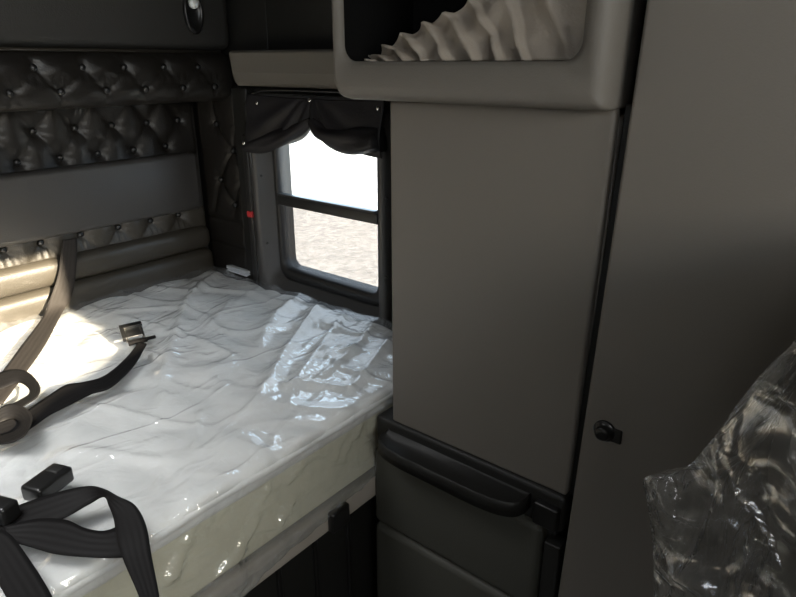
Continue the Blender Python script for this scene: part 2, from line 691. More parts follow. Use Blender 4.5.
tb_ = rbox('tufted_band', (-0.6, 1.790, Z(-0.525)), (1.185, 1.85, Z(-0.440)), 0.02, 'vinyl_cushion', bp_, step=(0.006, 0.03, 0.006), fn=lo_fn)
for x, z in b3:
    if x > 0.5:
        button((x, 1.805, z), (0, -1, 0), 0.009, 0.008, 'darkgloss', tb_)


def roll_fn(p, n):
    if p.y < 1.80:
        p = Vector((p.x, p.y + 0.0035 * noise.noise(Vector((p.x * 9, p.z * 8, 7))), p.z))
    return p


rbox('cushion_roll', (-0.6, 1.770, Z(-0.588)), (1.185, 1.85, Z(-0.508)), 0.030, 'vinyl_cushion', bp_, step=(0.03, 0.02, 0.01), fn=roll_fn)
rbox('cushion_roll', (-0.6, 1.764, Z(-0.70)), (1.185, 1.85, Z(-0.586)), 0.030, 'vinyl_cushion', bp_, step=(0.03, 0.02, 0.01), fn=roll_fn)

# --- tufted upholstery on the side wall, between the corner and the window
su = thing('side_wall_upholstery', 'narrow tufted black vinyl strip between the corner and the window', 'upholstery', (1.2, 1.68, Z(-0.66)))
SX = 1.190
bs = [hit(px, py, 0, SX) for px, py in ((213, 124), (235, 123), (230, 151), (218, 180), (240, 179), (232, 205), (216, 150), (243, 205))]
bs = [(p.y, p.z) for p in bs][:6]
cr = [(bs[0], bs[2]), (bs[1], bs[2]), (bs[2], bs[3]), (bs[2], bs[4]), (bs[3], bs[5]), (bs[4], bs[5]),
      (bs[3], (bs[3][0] + .04, bs[3][1] - .10)), (bs[0], (bs[0][0], bs[0][1] + .08)), (bs[1], (bs[1][0], bs[1][1] + .08))]
tf4 = tuft_fn(bs, cr, 0.016, 0.022, 0.008, 0.009)
zseam = hit(215, 218, 0, SX).z
zseam2 = hit(215, 242, 0, SX).z


def sd_fn(p, n):
    if p.x < SX + 0.012:
        h = tf4(p.y, p.z) - 0.008 * math.exp(-abs(p.z - zseam) / 0.006) - 0.008 * math.exp(-abs(p.z - zseam2) / 0.006)
        p = Vector((p.x - h, p.y, p.z))
    return p


ts_ = rbox('tufted_cushion', (SX, 1.605, Z(-0.70)), (1.219, 1.80, Z(-0.055)), 0.012, 'vinyl', su, step=(0.03, 0.006, 0.006), fn=sd_fn)
for y, z in bs:
    button((SX + 0.012, y, z), (-1, 0, 0), 0.009, 0.008, 'darkgloss', ts_)

# --- ledge along the side wall above the window
V, F = [], []
prof = [(1.218, 0.030), (1.165, 0.030), (1.158, 0.024), (1.164, -0.028), (1.166, -0.034), (1.172, -0.054), (1.180, -0.064), (1.218, -0.064)]
for y in (0.80, 1.0, 1.3, 1.560):
    for (x, z) in prof:
        V.append((x, y, Z(z)))
m = len(prof)
for i in range(3):
    for k in range(m):
        j = (k + 1) % m
        F.append([i * m + k, i * m + j, (i + 1) * m + j, (i + 1) * m + k])
F.append(list(range(m)))
F.append([3 * m + k for k in reversed(range(m))])
o = link('wall_ledge', V, F, 'grey', smooth=False)
bv = o.modifiers.new('b', 'BEVEL')
bv.width = 0.003
bv.segments = 2
tag(o, 'grey moulded ledge running along the side wall above the window curtain', 'shelf')

# ------------------------------------------------------------------ bunk window
def rrect(y0, y1, z0, z1, r, n=8, rn=None):
    P = []
    rn = r if rn is None else rn
    for (sy_, sz_, a0, q) in ((1, 1, 0, r), (-1, 1, 90, rn), (-1, -1, 180, rn), (1, -1, 270, r)):
        cy = y1 - q if sy_ > 0 else y0 + q
        cz = z1 - q if sz_ > 0 else z0 + q
        for i in range(n + 1):
            a = math.radians(a0 + 90 * i / n)
            P.append((cy + q * math.cos(a), cz + q * math.sin(a)))
    return P


def ring_loft(loops):
    V, F = [], []
    n = len(loops[0][1])
    for x, P in loops:
        for (y, z) in P:
            V.append((x, y, z))
    L = len(loops)
    for k in range(L):
        k2 = (k + 1) % L
        for i in range(n):
            j = (i + 1) % n
            F.append([k * n + i, k2 * n + i, k2 * n + j, k * n + j])
    return V, F


win = bpy.data.objects.new('window_1', None)
C.objects.link(win)
win.location = (1.21, 1.24, Z(-0.66))
win['kind'] = 'structure'
oy0, oy1, oz0, oz1 = 1.000, 1.532, Z(-0.700), Z(-0.080)
iy0, iy1, iz0, iz1 = 1.032, 1.470, Z(-0.640), Z(-0.150)
V, F = ring_loft([
    (1.219, rrect(oy0, oy1, oz0, oz1, 0.05)),
    (1.180, rrect(oy0, oy1, oz0, oz1, 0.05)),
    (1.172, rrect(oy0 + .006, oy1 - .006, oz0 + .006, oz1 - .006, 0.046)),
    (1.172, rrect(oy0 + .022, oy1 - .030, oz0 + .022, oz1 - .02, 0.040)),
    (1.180, rrect(oy0 + .027, oy1 - .036, oz0 + .030, oz1 - .026, 0.040)),
    (1.222, rrect(iy0, iy1, iz0, iz1, 0.05)),
    (1.2225, rrect(iy0 + 0.002, iy1 - 0.002, iz0 + 0.002, iz1 - 0.002, 0.05)),
])
link('trim_ring', V, F, 'trim', win)
# black sash, as a rounded ring, with the bar between the panes
sy0, sy1, sz0, sz1 = 1.033, 1.468, Z(-0.638), Z(-0.152)
gy0, gy1, gz0, gz1 = 1.060, 1.446, Z(-0.600), Z(-0.175)
V, F = ring_loft([
    (1.262, rrect(sy0, sy1, sz0, sz1, 0.045)),
    (1.214, rrect(sy0, sy1, sz0, sz1, 0.045)),
    (1.209, rrect(sy0 + .006, sy1 - .006, sz0 + .006, sz1 - .006, 0.040)),
    (1.209, rrect(gy0 - .006, gy1 + .006, gz0 - .006, gz1 + .006, 0.032)),
    (1.214, rrect(gy0, gy1, gz0, gz1, 0.028)),
    (1.262, rrect(gy0, gy1, gz0, gz1, 0.028)),
])
link('sash_frame', V, F, 'frame', win)
zb = hit(330, 208, 0, 1.215).z
rbox('sash_bar', (1.205, gy0 - .006, zb - 0.018), (1.236, gy1 + .006, zb + 0.012), 0.004, 'frame', win)
rbox('sash_bar_lip', (1.200, gy0, zb + 0.012), (1.222, gy1, zb + 0.018), 0.002, 'trim', win)
rbox('window_pane', (1.232, gy0 - .003, zb + 0.0), (1.236, gy1 + .003, gz1 + .003), 0.001, 'pane_top', win)
rbox('window_pane', (1.228, gy0 - .003, gz0 - .003), (1.232, gy1 + .003, zb - 0.0), 0.001, 'pane_low', win)
for px, py in ((261, 176), (267, 243), (386, 198), (386, 278)):
    p = hit(px, py, 0, 1.172)
    button((1.173, p.y, p.z), (-1, 0, 0), 0.004, 0.003, 'darkgloss', win, 'screw', 12)
# chrome-bright curved rail round the upper left of the trim
pa = [hit(px, py, 0, 1.168) for px, py in ((252, 168), (249, 145), (248, 125), (248, 108), (251, 98), (258, 92), (270, 90.5), (300, 91), (340, 92.5))]
V, F = tube_data([Vector(p) for p in catmull(pa, 5)], 0.0016, 8)
link('edge_bead', V, F, 'trim', win)

# dark channel with a red marker beside the window
ch = thing('side_post', 'black vertical channel beside the window carrying a small red marker', 'post', (1.2, 1.57, Z(-0.66)))
rbox('channel', (1.183, 1.530, Z(-0.72)), (1.219, 1.600, Z(-0.07)), 0.006, 'dark', ch)
rbox('channel_rib', (1.172, 1.532, Z(-0.70)), (1.19, 1.556, Z(-0.20)), 0.005, 'frame', ch)
p = hit(250.5, 214, 0, 1.172)
rbox('red_marker', (1.166, p.y - .013, p.z - .009), (1.174, p.y + .010, p.z + .009), 0.002, 'red', ch)

# --- curtain pinned up over the window
cur = thing('window_curtain', 'black blackout curtain swagged and pinned up across the top of the window', 'curtain', (1.16, 1.24, Z(-0.1)))
NU, NV = 90, 26
yl, yr, ypk = 1.490, 0.985, 1.240


def curtain_xyz(u, v):
    y = yl + (yr - yl) * u
    top = Z(-0.083) - 0.006 * math.sin(u * math.pi)
    if y > ypk:
        t = (y - ypk) / (yl - ypk)
        bot = Z(-0.165) - 0.062 * t ** 0.9
    else:
        t = (ypk - y) / (ypk - yr)
        bot = Z(-0.165) - 0.050 * math.sin(min(1, t * 1.05) * math.pi / 2) ** 1.2
    z = top + (bot - top) * v
    g = math.atan2((y - ypk), (z - Z(-0.06)))
    fold = 0.006 * math.sin(g * 14 + v) * min(1, v * 2)
    x = 1.158 - 0.016 * math.sin(v * math.pi * 0.55) + fold * 0.8 + 0.003 * noise.noise(Vector((y * 18, z * 18, 2)))
    pinch = math.exp(-((y - ypk) / 0.02) ** 2)
    x += 0.010 * pinch * v
    return Vector((x, y, z))


V = [curtain_xyz(i / NU, j / NV) for i in range(NU + 1) for j in range(NV + 1)]
F = [[i * (NV + 1) + j, (i + 1) * (NV + 1) + j, (i + 1) * (NV + 1) + j + 1, i * (NV + 1) + j + 1] for i in range(NU) for j in range(NV)]
link('cloth', V, F, 'curtain', cur, solid=0.003)


def roll(name, pts, rads, seed):
    P = catmull(pts, 6)
    R = [float(x[0]) for x in catmull([[r] for r in rads], 6)]
    V, F = tube_data([Vector(p) for p in P], R, 20)
    cs = [Vector(p) for p in P]
    out = []
    for i, v in enumerate(V):
        c0 = cs[i // 20]
        d = v - c0
        k = i % 20
        out.append(c0 + d * (1 + 0.16 * math.sin(k * 0.9 + i / 20 * 0.35 + seed) + 0.08 * math.sin(k * 2.2 + seed * 2)))
    return link(name, out, F, 'curtain', cur)


def cp(px, py, x=1.145):
    return hit(px, py, 0, x)


roll('rolled_hem', [cp(311, 121), cp(298, 131), cp(280, 139), cp(262, 145), cp(246, 147)], [0.010, 0.020, 0.022, 0.021, 0.015], 0.4)
roll('rolled_hem', [cp(311, 121), cp(324, 133), cp(342, 140), cp(362, 142), cp(380, 140)], [0.010, 0.022, 0.026, 0.030, 0.028], 2.0)
for px, py in ((257, 103), (310, 100), (378, 108)):
    p = cp(px, py, 1.142)
    button((p.x, p.y, p.z), (-1, -0.3, 0.2), 0.0055, 0.004, 'snap', cur, 'snap', 14)
p = cp(244, 143, 1.126)
button(p, (-1, -0.2, 0.1), 0.006, 0.005, 'snap', cur, 'snap', 14)

# ------------------------------------------------------------------ mattress and plastic
MT = Z(-0.657)
MX0, MX1, MY0, MY1 = -0.55, 1.170, 0.762, 1.776
MB = MT - 0.178
mt = thing('mattress', 'white quilted mattress still wrapped in clear plastic on the bunk', 'mattress', (0.3, 1.28, MB))


def quilt(x, y):
    # scalloped quilting lines
    u = x * 1.0 + 0.020 * math.sin(y * 31)
    v = y * 1.0 + 0.020 * math.sin(x * 27)
    a = abs(math.sin((u + v * 0.8) * math.pi / 0.19))
    b = abs(math.sin((u * 0.9 - v) * math.pi / 0.19 + 0.7))
    return 0.013 * (min(a, b) ** 0.8) - 0.012


def mat_fn(p, n):
    x, y, z = p
    if z > MT - 0.02:
        z += quilt(x, y) + 0.004 * noise.noise(Vector((x * 4, y * 4, 1)))
    elif y < MY0 + 0.03 and z > MB + 0.02:
        y += 0.002 * noise.noise(Vector((x * 20, z * 20, 5)))
    return Vector((x, y, z))


rbox('quilted_top', (MX0, MY0, MT - 0.05), (MX1, MY1, MT), 0.016, 'mattress', mt, step=(0.011, 0.011, 0.02), fn=mat_fn)
rbox('side_border', (MX0 + .003, MY0 + .004, MB), (MX1 - .003, MY1 - .004, MT - 0.022), 0.010, 'mattress_side', mt, step=(0.03, 0.1, 0.02), fn=mat_fn)
V, F = tube_data([(x, MY0 + 0.002 + 0.0015 * math.sin(x * 30), MT - 0.020 + 0.001 * math.sin(x * 17)) for x in np.linspace(MX0 + .02, MX1 - .02, 60)], 0.0065, 10)
link('edge_piping', V, F, 'mattress', mt)

# explicit folds of the film, (list of photo points, height, width)
FOLDS = [
    ([(226, 268), (205, 285), (188, 305), (174, 345), (166, 372), (163, 405)], 0.019, 0.015),
    ([(322, 303), (308, 320), (286, 352), (268, 385), (258, 402)], 0.016, 0.010),
    ([(300, 296), (280, 312), (264, 335), (262, 348)], 0.012, 0.014),
    ([(350, 305), (340, 322), (318, 352), (300, 378), (290, 405)], 0.014, 0.011),
    ([(374, 322), (362, 340), (336, 366), (312, 384)], 0.014, 0.009),
    ([(392, 340), (376, 358), (356, 384), (344, 396)], 0.013, 0.009),
    ([(262, 400), (242, 412), (216, 426)], 0.008, 0.007),
    ([(200, 412), (197, 432), (194, 455)], 0.007, 0.005),
    ([(292, 385), (291, 396)], 0.006, 0.005),
    ([(232, 300), (218, 318), (206, 330)], 0.006, 0.008),
    ([(210, 330), (240, 345), (262, 350)], 0.004, 0.008),
    ([(160, 470), (157, 490)], 0.007, 0.005),
    ([(262, 285), (240, 300), (228, 312)], 0.005, 0.009),
    ([(340, 330), (320, 336), (300, 350)], 0.006, 0.006),
    ([(352, 350), (335, 352), (318, 370)], 0.006, 0.006),
    ([(196, 304), (188, 306), (178, 304)], 0.005, 0.008),
    ([(192, 322), (184, 324), (172, 321)], 0.005, 0.008),
    ([(188, 340), (179, 342), (168, 339)], 0.005, 0.008),
    ([(182, 360), (174, 361), (163, 358)], 0.005, 0.008),
    ([(178, 378), (170, 380), (160, 377)], 0.005, 0.008),
    ([(176, 396), (168, 398), (158, 395)], 0.005, 0.008),
    ([(218, 352), (206, 356), (196, 352)], 0.006, 0.006),
    ([(240, 312), (226, 316), (214, 314)], 0.006, 0.007),
]
FS = []
for pts_, h_, w_ in FOLDS:
    q = [hit(px, py, 2, MT + 0.01) for px, py in pts_]
    q = catmull([(p.x, p.y) for p in q], 4)
    FS.append((np.array(q), h_, w_))


def film_top(x, y):
    h = 0.0
    p = np.array((x, y))
    for q, a, wd in FS:
        lo, hi = q.min(0) - 4 * wd, q.max(0) + 4 * wd
        if (p < lo).any() or (p > hi).any():
            continue
        A, Bq = q[:-1], q[1:]
        ab = Bq - A
        t = np.clip(((p - A) * ab).sum(1) / (ab * ab).sum(1), 0, 1)
        d = np.sqrt(((p - A - ab * t[:, None]) ** 2).sum(1))
        i = int(d.argmin())
        s = (i + t[i]) / len(A)
        amp = a * min(1, 0.35 + 3 * min(s, 1 - s) + (1 - s) * 0.6)
        h += amp * 1.4 * math.exp(-math.sqrt(d[i] ** 2 + (0.45 * wd) ** 2) / wd)
    return h * min(1, max(0.35, (1.20 - x) / 0.10))


SIDE = []
for pts_, h_, w_ in [([(256, 518), (241, 545), (224, 572)], 0.012, 0.006), ([(306, 457), (298, 468), (287, 482)], 0.010, 0.005),
                     ([(294, 498), (287, 510), (278, 524)], 0.010, 0.005), ([(203, 508), (184, 540), (163, 580)], 0.012, 0.007),
                     ([(341, 444), (333, 460)], 0.009, 0.005), ([(354, 405), (351, 422)], 0.008, 0.004),
                     ([(324, 497), (322, 514)], 0.008, 0.004), ([(318, 452), (300, 470)], 0.007, 0.005),
                     ([(186, 545), (172, 575)], 0.008, 0.005), ([(232, 500), (222, 512)], 0.007, 0.004),
                     ([(240, 540), (205, 590)], 0.010, 0.008), ([(360, 425), (345, 455)], 0.007, 0.005),
                     ([(270, 480), (262, 500)], 0.007, 0.005)]:
    q = [hit(px, py, 1, MY0 - .01) for px, py in pts_]
    q = catmull([(p.x, p.z) for p in q], 3)
    SIDE.append((np.array(q), h_, w_))


def side_folds(x, z):
    h = 0.0
    p = np.array((x, z))
    for q, a, wd in SIDE:
        lo, hi = q.min(0) - 4 * wd, q.max(0) + 4 * wd
        if (p < lo).any() or (p > hi).any():
            continue
        A, Bq = q[:-1], q[1:]
        ab = Bq - A
        t = np.clip(((p - A) * ab).sum(1) / (ab * ab).sum(1), 0, 1)
        d = np.sqrt(((p - A - ab * t[:, None]) ** 2).sum(1)).min()
        h += a * math.exp(-d / wd)
    return h


def film_fn(p, n):
    x, y, z = p
    if z > MT - 0.015:
        r = 1 - abs(noise.noise(Vector((x * 7 + y * 4, y * 3 - x * 3, 4.2))))
        z += film_top(x, y) + 0.9 * max(0, quilt(x, y) + 0.004) * 0.6 + 0.004 * noise.noise(Vector((x * 9, y * 9, 8))) + 0.007 * max(0, r - 0.82) / 0.18
    if y < MY0 + 0.01:
        k = min(1, max(0, (MT - z) / 0.02))
        d = 0.010 * max(0, noise.noise(Vector((x * 10 + z * 14, z * 4, 2)))) + 0.006 * max(0, (1 - abs(noise.noise(Vector((x * 9 + z * 11, z * 5, 9)))) - 0.8)) / 0.2
        y -= d * k + side_folds(x, z) + k * (0.0030 * noise.noise(Vector((x * 26 + z * 30, z * 55, 6))) + 0.0022 * noise.noise(Vector((x * 60, z * 80, 1))))
        if z < MB + 0.03:                 # the film hangs below the mattress towards the near end
            sag = 0.055 * min(1, max(0, (0.80 - x) / 0.45))
            z -= sag + 0.008 * noise.noise(Vector((x * 14, 0, 3))) * (sag > 0)
            y -= 0.012
    return Vector((x, y, z))


o = rbox('plastic_cover', (MX0 - .008, MY0 - .007, MB - .006), (1.178, MY1 + .005, MT + .007), 0.017, 'film', mt,
         step=(0.0064, 0.0064, 0.006), fn=film_fn)
o['label'] = 'clear creased plastic film around the mattress'
p = hit(243, 268, 2, MT + 0.012)
for k in range(3):
    V, F = rbox_data((p.x - .045, p.y - .075, MT + .008 + k * .006), (p.x + .022, p.y + .03, MT + .012 + k * .006), 0.0018, nr=2,
                     step=0.01, fn=lambda q, n: q + Vector((0, 0, 0.003 * math.sin(q.x * 70 + k))))
    if k == 0:
        VV, FF = V, F
    else:
        VV, FF = merge([(VV, FF), (V, F)])
link('folded_film_corner', VV, FF, 'paper', mt)

# ------------------------------------------------------------------ bunk base below
bb = thing('bunk_platform', 'beige bunk board on a black storage box under the mattress', 'bunk base', (0.3, 1.3, 0))
rbox('bunk_board', (MX0, 0.755, MB - 0.066), (1.19, 1.80, MB - 0.008), 0.010, 'base', bb)
rbox('storage_box', (MX0, 0.80, 0.02), (1.19, 1.80, MB - 0.066), 0.01, 'dark', bb)
for k, x in enumerate((0.40, 0.50, 0.60, 0.70, 0.80)):
    rbox('box_rib', (x - .006, 0.793, 0.1), (x + .006, 0.802, MB - 0.10), 0.003, 'darkgloss', bb)
p = hit(341, 515, 1, 0.745)
rbox('latch', (p.x - .030, 0.738, p.z - .028), (p.x + .022, 0.756, p.z + .020), 0.006, 'darkgloss', bb)

# ------------------------------------------------------------------ middle cabinet
def prism_panel(name, yz, x0, x1, r, material, parent, bev=0.008):
    """panel whose outline in the Y-Z plane is given; rounded front edges"""
    n = len(yz)
    V = [(x0, y, z) for y, z in yz] + [(x1, y, z) for y, z in yz]
    F = [list(range(n)), list(reversed(range(n, 2 * n)))]
    for i in range(n):
        j = (i + 1) % n
        F.append([i, n + i, n + j, j])
    o = link(name, V, F, material, parent, smooth=True)
    # outward normals
    b = o.modifiers.new('b', 'BEVEL')
    b.width = bev
    b.segments = 4
    b.limit_method = 'ANGLE'
    b.angle_limit = math.radians(50)
    wn = o.modifiers.new('n', 'WEIGHTED_NORMAL')
    return o


def quad(p):
    return [(q.y, q.z) for q in p]


CX = 0.860
cab = thing('tall_cabinet', 'plain grey cabinet with one flat door between the window and the wardrobe', 'cabinet', (1.0, 0.53, 0.72))
prism_panel('door', quad([hit(389, 100, 0, CX), hit(392, 421, 0, CX), hit(566, 497, 0, CX), hit(617, 104, 0, CX)]), CX, CX + 0.02, 0, 'door', cab, 0.006)
rbox('body', (CX + 0.022, 0.325, Z(-0.69)), (1.17, 0.722, Z(-0.070)), 0.004, 'grey', cab)
prism_panel('black_stile', quad([hit(626, 104, 0, CX + .02), hit(568, 495, 0, CX + .02), hit(585, 495, 0, CX + .02), hit(640, 106, 0, CX + .02)]), CX + 0.018, CX + 0.04, 0, 'dark', cab, 0.002)

# lower drawer unit
LX = 0.840
low = thing('drawer_cabinet', 'low grey drawer unit with a black recessed top under the tall cabinet', 'drawer cabinet', (1.0, 0.55, 0))
zt, zs = Z(-0.765), Z(-0.964)
rbox('drawer', (LX, 0.362, zs + .004), (LX + .05, 0.757, zt), 0.016, 'grey_shaded', low, nr=6)
rbox('drawer', (LX, 0.362, 0.12), (LX + .05, 0.757, zs - .002), 0.016, 'grey_shaded', low, nr=6)
rbox('body', (LX + .03, 0.345, 0.01), (1.17, 0.752, zt - .006), 0.006, 'dark', low)
rbox('black_top', (LX + .012, 0.328, zt - .006), (1.17, 0.757, Z(-0.694)), 0.010, 'dark', low)
rbox('side_upright', (LX + .006, 0.326, 0.01), (LX + .04, 0.356, zt - .03), 0.004, 'dark', low)
# rounded pull
V, F = [], []
outer_p = []
ya, yb, xd = 0.722, 0.390, 0.062
for i in range(41):
    t = i / 40
    a = math.pi * t
    # superellipse footprint bulging towards the room
    yy = (ya + yb) / 2 + (ya - yb) / 2 * (abs(math.cos(a)) ** 0.42) * (1 if math.cos(a) > 0 else -1)
    xx = LX + .012 - xd * (math.sin(a) ** 0.55 if math.sin(a) > 0 else 0)
    outer_p.append((xx, yy))
zt2 = Z(-0.712)
rings = [(1.0, -0.030, 0), (1.0, -0.008, 0), (0.985, -0.002, 0), (0.96, 0.0, 0), (0.94, -0.002, 0), (0.90, -0.003, 0)]
cy0, cx0 = (ya + yb) / 2, LX + .03
for s, dz, _ in rings:
    for (xx, yy) in outer_p:
        V.append((cx0 + (xx - cx0) * s, cy0 + (yy - cy0) * (1 - (1 - s) * 0.35), zt2 + dz))
m = len(outer_p)
for k in range(len(rings) - 1):
    for i in range(m - 1):
        F.append([k * m + i, k * m + i + 1, (k + 1) * m + i + 1, (k + 1) * m + i])
F.append([i for i in range(m)])
F.append([(len(rings) - 1) * m + i for i in reversed(range(m))])
for k in range(len(rings) - 1):
    F.append([k * m, (k + 1) * m, (k + 1) * m + m - 1, k * m + m - 1])
link('pull_tray', V, F, 'dark', low)
rbox('catch_block', (LX - .002, 0.334, Z(-0.762)), (LX + .02, 0.380, Z(-0.716)), 0.005, 'darkgloss', low)

# ------------------------------------------------------------------ overhead bin
BX = 0.800
bn = thing('overhead_bin', 'grey moulded overhead bin with a rounded opening above the tall cabinet', 'storage bin', (0.95, 0.54, Z(-0.05)))
by1 = 0.803
by0 = 0.320
zb0, zb1 = Z(-0.060), Z(0.34)
hy1, hy0, hz0, hz1 = 0.779, 0.358, Z(0.001), Z(0.285)


def rrect2(y0, y1, z0, z1, r, n=8):
    return rrect(y0, y1, z0, z1, r, n)


V, F = ring_loft([
    (1.00, rrect(by0, by1, zb0, zb1, 0.030, 8, 0.006)),
    (BX + .026, rrect(by0, by1, zb0, zb1, 0.030, 8, 0.006)),
    (BX + .011, rrect(by0 + .003, by1 - .003, zb0 + .003, zb1 - .003, 0.028, 8, 0.006)),
    (BX + .002, rrect(by0 + .010, by1 - .009, zb0 + .011, zb1 - .009, 0.024, 8, 0.006)),
    (BX, rrect(by0 + .019, by1 - .013, zb0 + .024, zb1 - .016, 0.022, 8, 0.006)),
    (BX + .003, rrect(hy0 - .010, hy1 + .003, hz0 - .008, hz1 + .005, 0.032)),
    (BX + .010, rrect(hy0, hy1, hz0, hz1, 0.026)),
    (BX + .014, rrect(hy0, hy1, hz0, hz1, 0.026)),
    (1.00, rrect(hy0 - .012, hy1 + .012, hz0 - .012, hz1 + .012, 0.026)),
])
link('bin_frame', V, F, 'grey', bn)
V, F = ring_loft([(BX + .0145, rrect(hy0, hy1, hz0, hz1, 0.026)), (1.0, rrect(hy0, hy1, hz0, hz1, 0.026)),
                  (1.0, rrect(hy0 - .003, hy1 + .003, hz0 - .003, hz1 + .003, 0.028)), (BX + .0145, rrect(hy0 - .003, hy1 + .003, hz0 - .003, hz1 + .003, 0.028))])
link('bin_shade_inner', V, F, 'black', bn)  # inner faces coloured near black for the bin's shade
rbox('bin_shade_back', (1.0, by0 + .004, zb0 + .004), (1.17, by1 - .004, zb1 - .004), 0.01, 'black', bn)

# gathered cloth inside the bin opening
NU, NV = 150, 30
TOP = [(0.745, 0.004), (0.722, 0.018), (0.700, 0.030), (0.675, 0.041), (0.640, 0.054), (0.600, 0.066), (0.56, 0.082), (0.50, 0.11), (0.43, 0.13), (0.366, 0.14)]


def topz(y):
    for (a, za), (b, zb_) in zip(TOP[:-1], TOP[1:]):
        if b <= y <= a:
            return za + (zb_ - za) * (a - y) / (a - b)
    return TOP[-1][1] if y < TOP[-1][0] else TOP[0][1]


def cloth_pt(u, v):
    y = 0.748 + (0.366 - 0.748) * u
    zt_ = topz(y)
    # pleats fan from the hem down towards the room side
    s = (y - 0.18 * (0.0 - v) * 0.28)
    ph = (0.748 - (y + 0.050 * (1 - v))) / 0.0345 * (1 - 0.25 * u) + 0.3 * noise.noise(Vector((y * 12, v, 1)))
    saw = ph - math.floor(ph)
    pl = (saw ** 2.2) if saw < 0.86 else (1 - saw) / 0.14 * 0.72
    amp = 0.030 * (1 - 0.5 * u)
    x = 0.850 - amp * pl - 0.006 * noise.noise(Vector((y * 22, v * 3, 5))) * 2
    z = 0.002 + (zt_ - 0.002) * v + 0.010 * pl * v * (1 - u)
    x += 0.010 * v
    return Vector((x, y, Z(z)))


V = [cloth_pt(i / NU, j / NV) for i in range(NU + 1) for j in range(NV + 1)]
F = [[i * (NV + 1) + j, i * (NV + 1) + j + 1, (i + 1) * (NV + 1) + j + 1, (i + 1) * (NV + 1) + j] for i in range(NU) for j in range(NV)]
o = link('gathered_cloth', V, F, 'cloth', None, solid=0.003)
tag(o, 'taupe pleated cloth bunched inside the overhead bin opening', 'cloth')

# ------------------------------------------------------------------ wardrobe
wd = thing('wardrobe', 'tall grey wardrobe with a plain door and small black latch at the right', 'wardrobe', (1.0, 0.05, 0))
WX = 0.845
e = [hit(647, -8, 0, WX), hit(602, 300, 0, WX), hit(557, 597, 0, WX)]
yz = [(e[2].y - 0.002, 0.05), (e[2].y, e[2].z), (e[1].y, e[1].z), (e[0].y, e[0].z), (e[0].y - 0.01, CEIL - .04), (-0.45, CEIL - .04), (-0.45, 0.05)]
prism_panel('door', yz[::-1], WX, WX + 0.025, 0, 'door', wd, 0.006)
rbox('body', (WX + .027, -0.46, 0.01), (1.20, 0.285, CEIL - .02), 0.004, 'grey', wd)
p = hit(603, 430, 0, WX)
lt = link('latch', *lathe_data((WX + .001, p.y - 0.003, p.z), (-1, 0, 0), [(0.018, 0), (0.018, 0.003), (0.016, 0.005), (0.012, 0.006), (0.0115, 0.013), (0.010, 0.016), (0.004, 0.017)], 28), 'darkgloss', wd)
rbox('latch_plate', (WX - .003, p.y - .030, p.z - .014), (WX + .002, p.y + .004, p.z + .010), 0.0024, 'dark', wd)

# ------------------------------------------------------------------ wrapped seat, lower right
st = thing('passenger_seat', 'dark seat draped in crumpled clear plastic in the lower right corner', 'seat', (0.64, -0.05, 0))


def seat_fn(p, n):
    return p + Vector((0, 0.006 * noise.noise(p * 9), 0.006 * noise.noise(p * 8 + Vector((3, 3, 3)))))


rbox('backrest', (0.47, -0.24, 0.46), (0.81, -0.02, Z(-0.125)), 0.06, 'seat', st, step=0.03, fn=seat_fn, nr=6)
rbox('lumbar_pad', (0.50, -0.08, Z(-0.335)), (0.78, 0.030, Z(-0.19)), 0.05, 'seat_grey', st, step=0.03, fn=seat_fn, nr=6)
rbox('seat_cushion', (0.45, -0.62, 0.36), (0.81, -0.06, 0.52), 0.05, 'seat', st, step=0.05, fn=seat_fn)
rbox('seat_base', (0.50, -0.52, 0.0), (0.76, -0.12, 0.37), 0.02, 'dark', st)
# driver's seat opposite, out of view, added to shade the lower cabinets
ds = thing('added_driver_seat', 'dark high backed seat added out of view to shade the cabinets', 'seat', (-0.72, -0.4, 0))
rbox('backrest', (-1.00, -0.34, 0.46), (-0.46, -0.14, 1.42), 0.06, 'seat', ds, step=0.06, nr=4)
rbox('headrest', (-0.92, -0.32, 1.40), (-0.56, -0.18, 1.60), 0.05, 'seat', ds, step=0.06, nr=4)
rbox('seat_cushion', (-0.98, -0.82, 0.36), (-0.50, -0.20, 0.52), 0.05, 'seat', ds, step=0.06, nr=4)
rbox('seat_base', (-0.90, -0.72, 0.0), (-0.58, -0.26, 0.37), 0.02, 'dark', ds)
# bag: loft of cross-sections from the near side to the far side
near = [(830, 300), (796, 345), (775, 360), (755, 380), (737, 405), (720, 430), (704, 450), (690, 466), (668, 471), (645, 480), (647, 500), (651, 530), (655, 560), (655, 600), (652, 640)]
far = [(905, 250), (850, 300), (838, 320), (826, 340), (812, 362), (800, 385), (785, 410), (778, 430), (772, 450), (768, 470), (768, 490), (770, 520), (772, 550), (774, 590), (776, 640)]
A = [hit(px, py, 0, 0.47) for px, py in near]
Bm = [hit(px, py, 0, 0.80) for px, py in far]
na = 14


def resample(P, n):
    P = catmull([tuple(p) for p in P], 6)
    d = [0]
    for a, b in zip(P[:-1], P[1:]):
        d.append(d[-1] + float(np.linalg.norm(b - a)))
    out, j = [], 0
    for i in range(n + 1):
        s = d[-1] * i / n
        while j < len(d) - 2 and d[j + 1] < s:
            j += 1
        t = (s - d[j]) / max(1e-9, d[j + 1] - d[j])
        out.append(Vector(P[j] * (1 - t) + P[j + 1] * t))
    return out


nS = 90
A, Bm = resample(A, nS), resample(Bm, nS)
V, F = [], []
rows = []
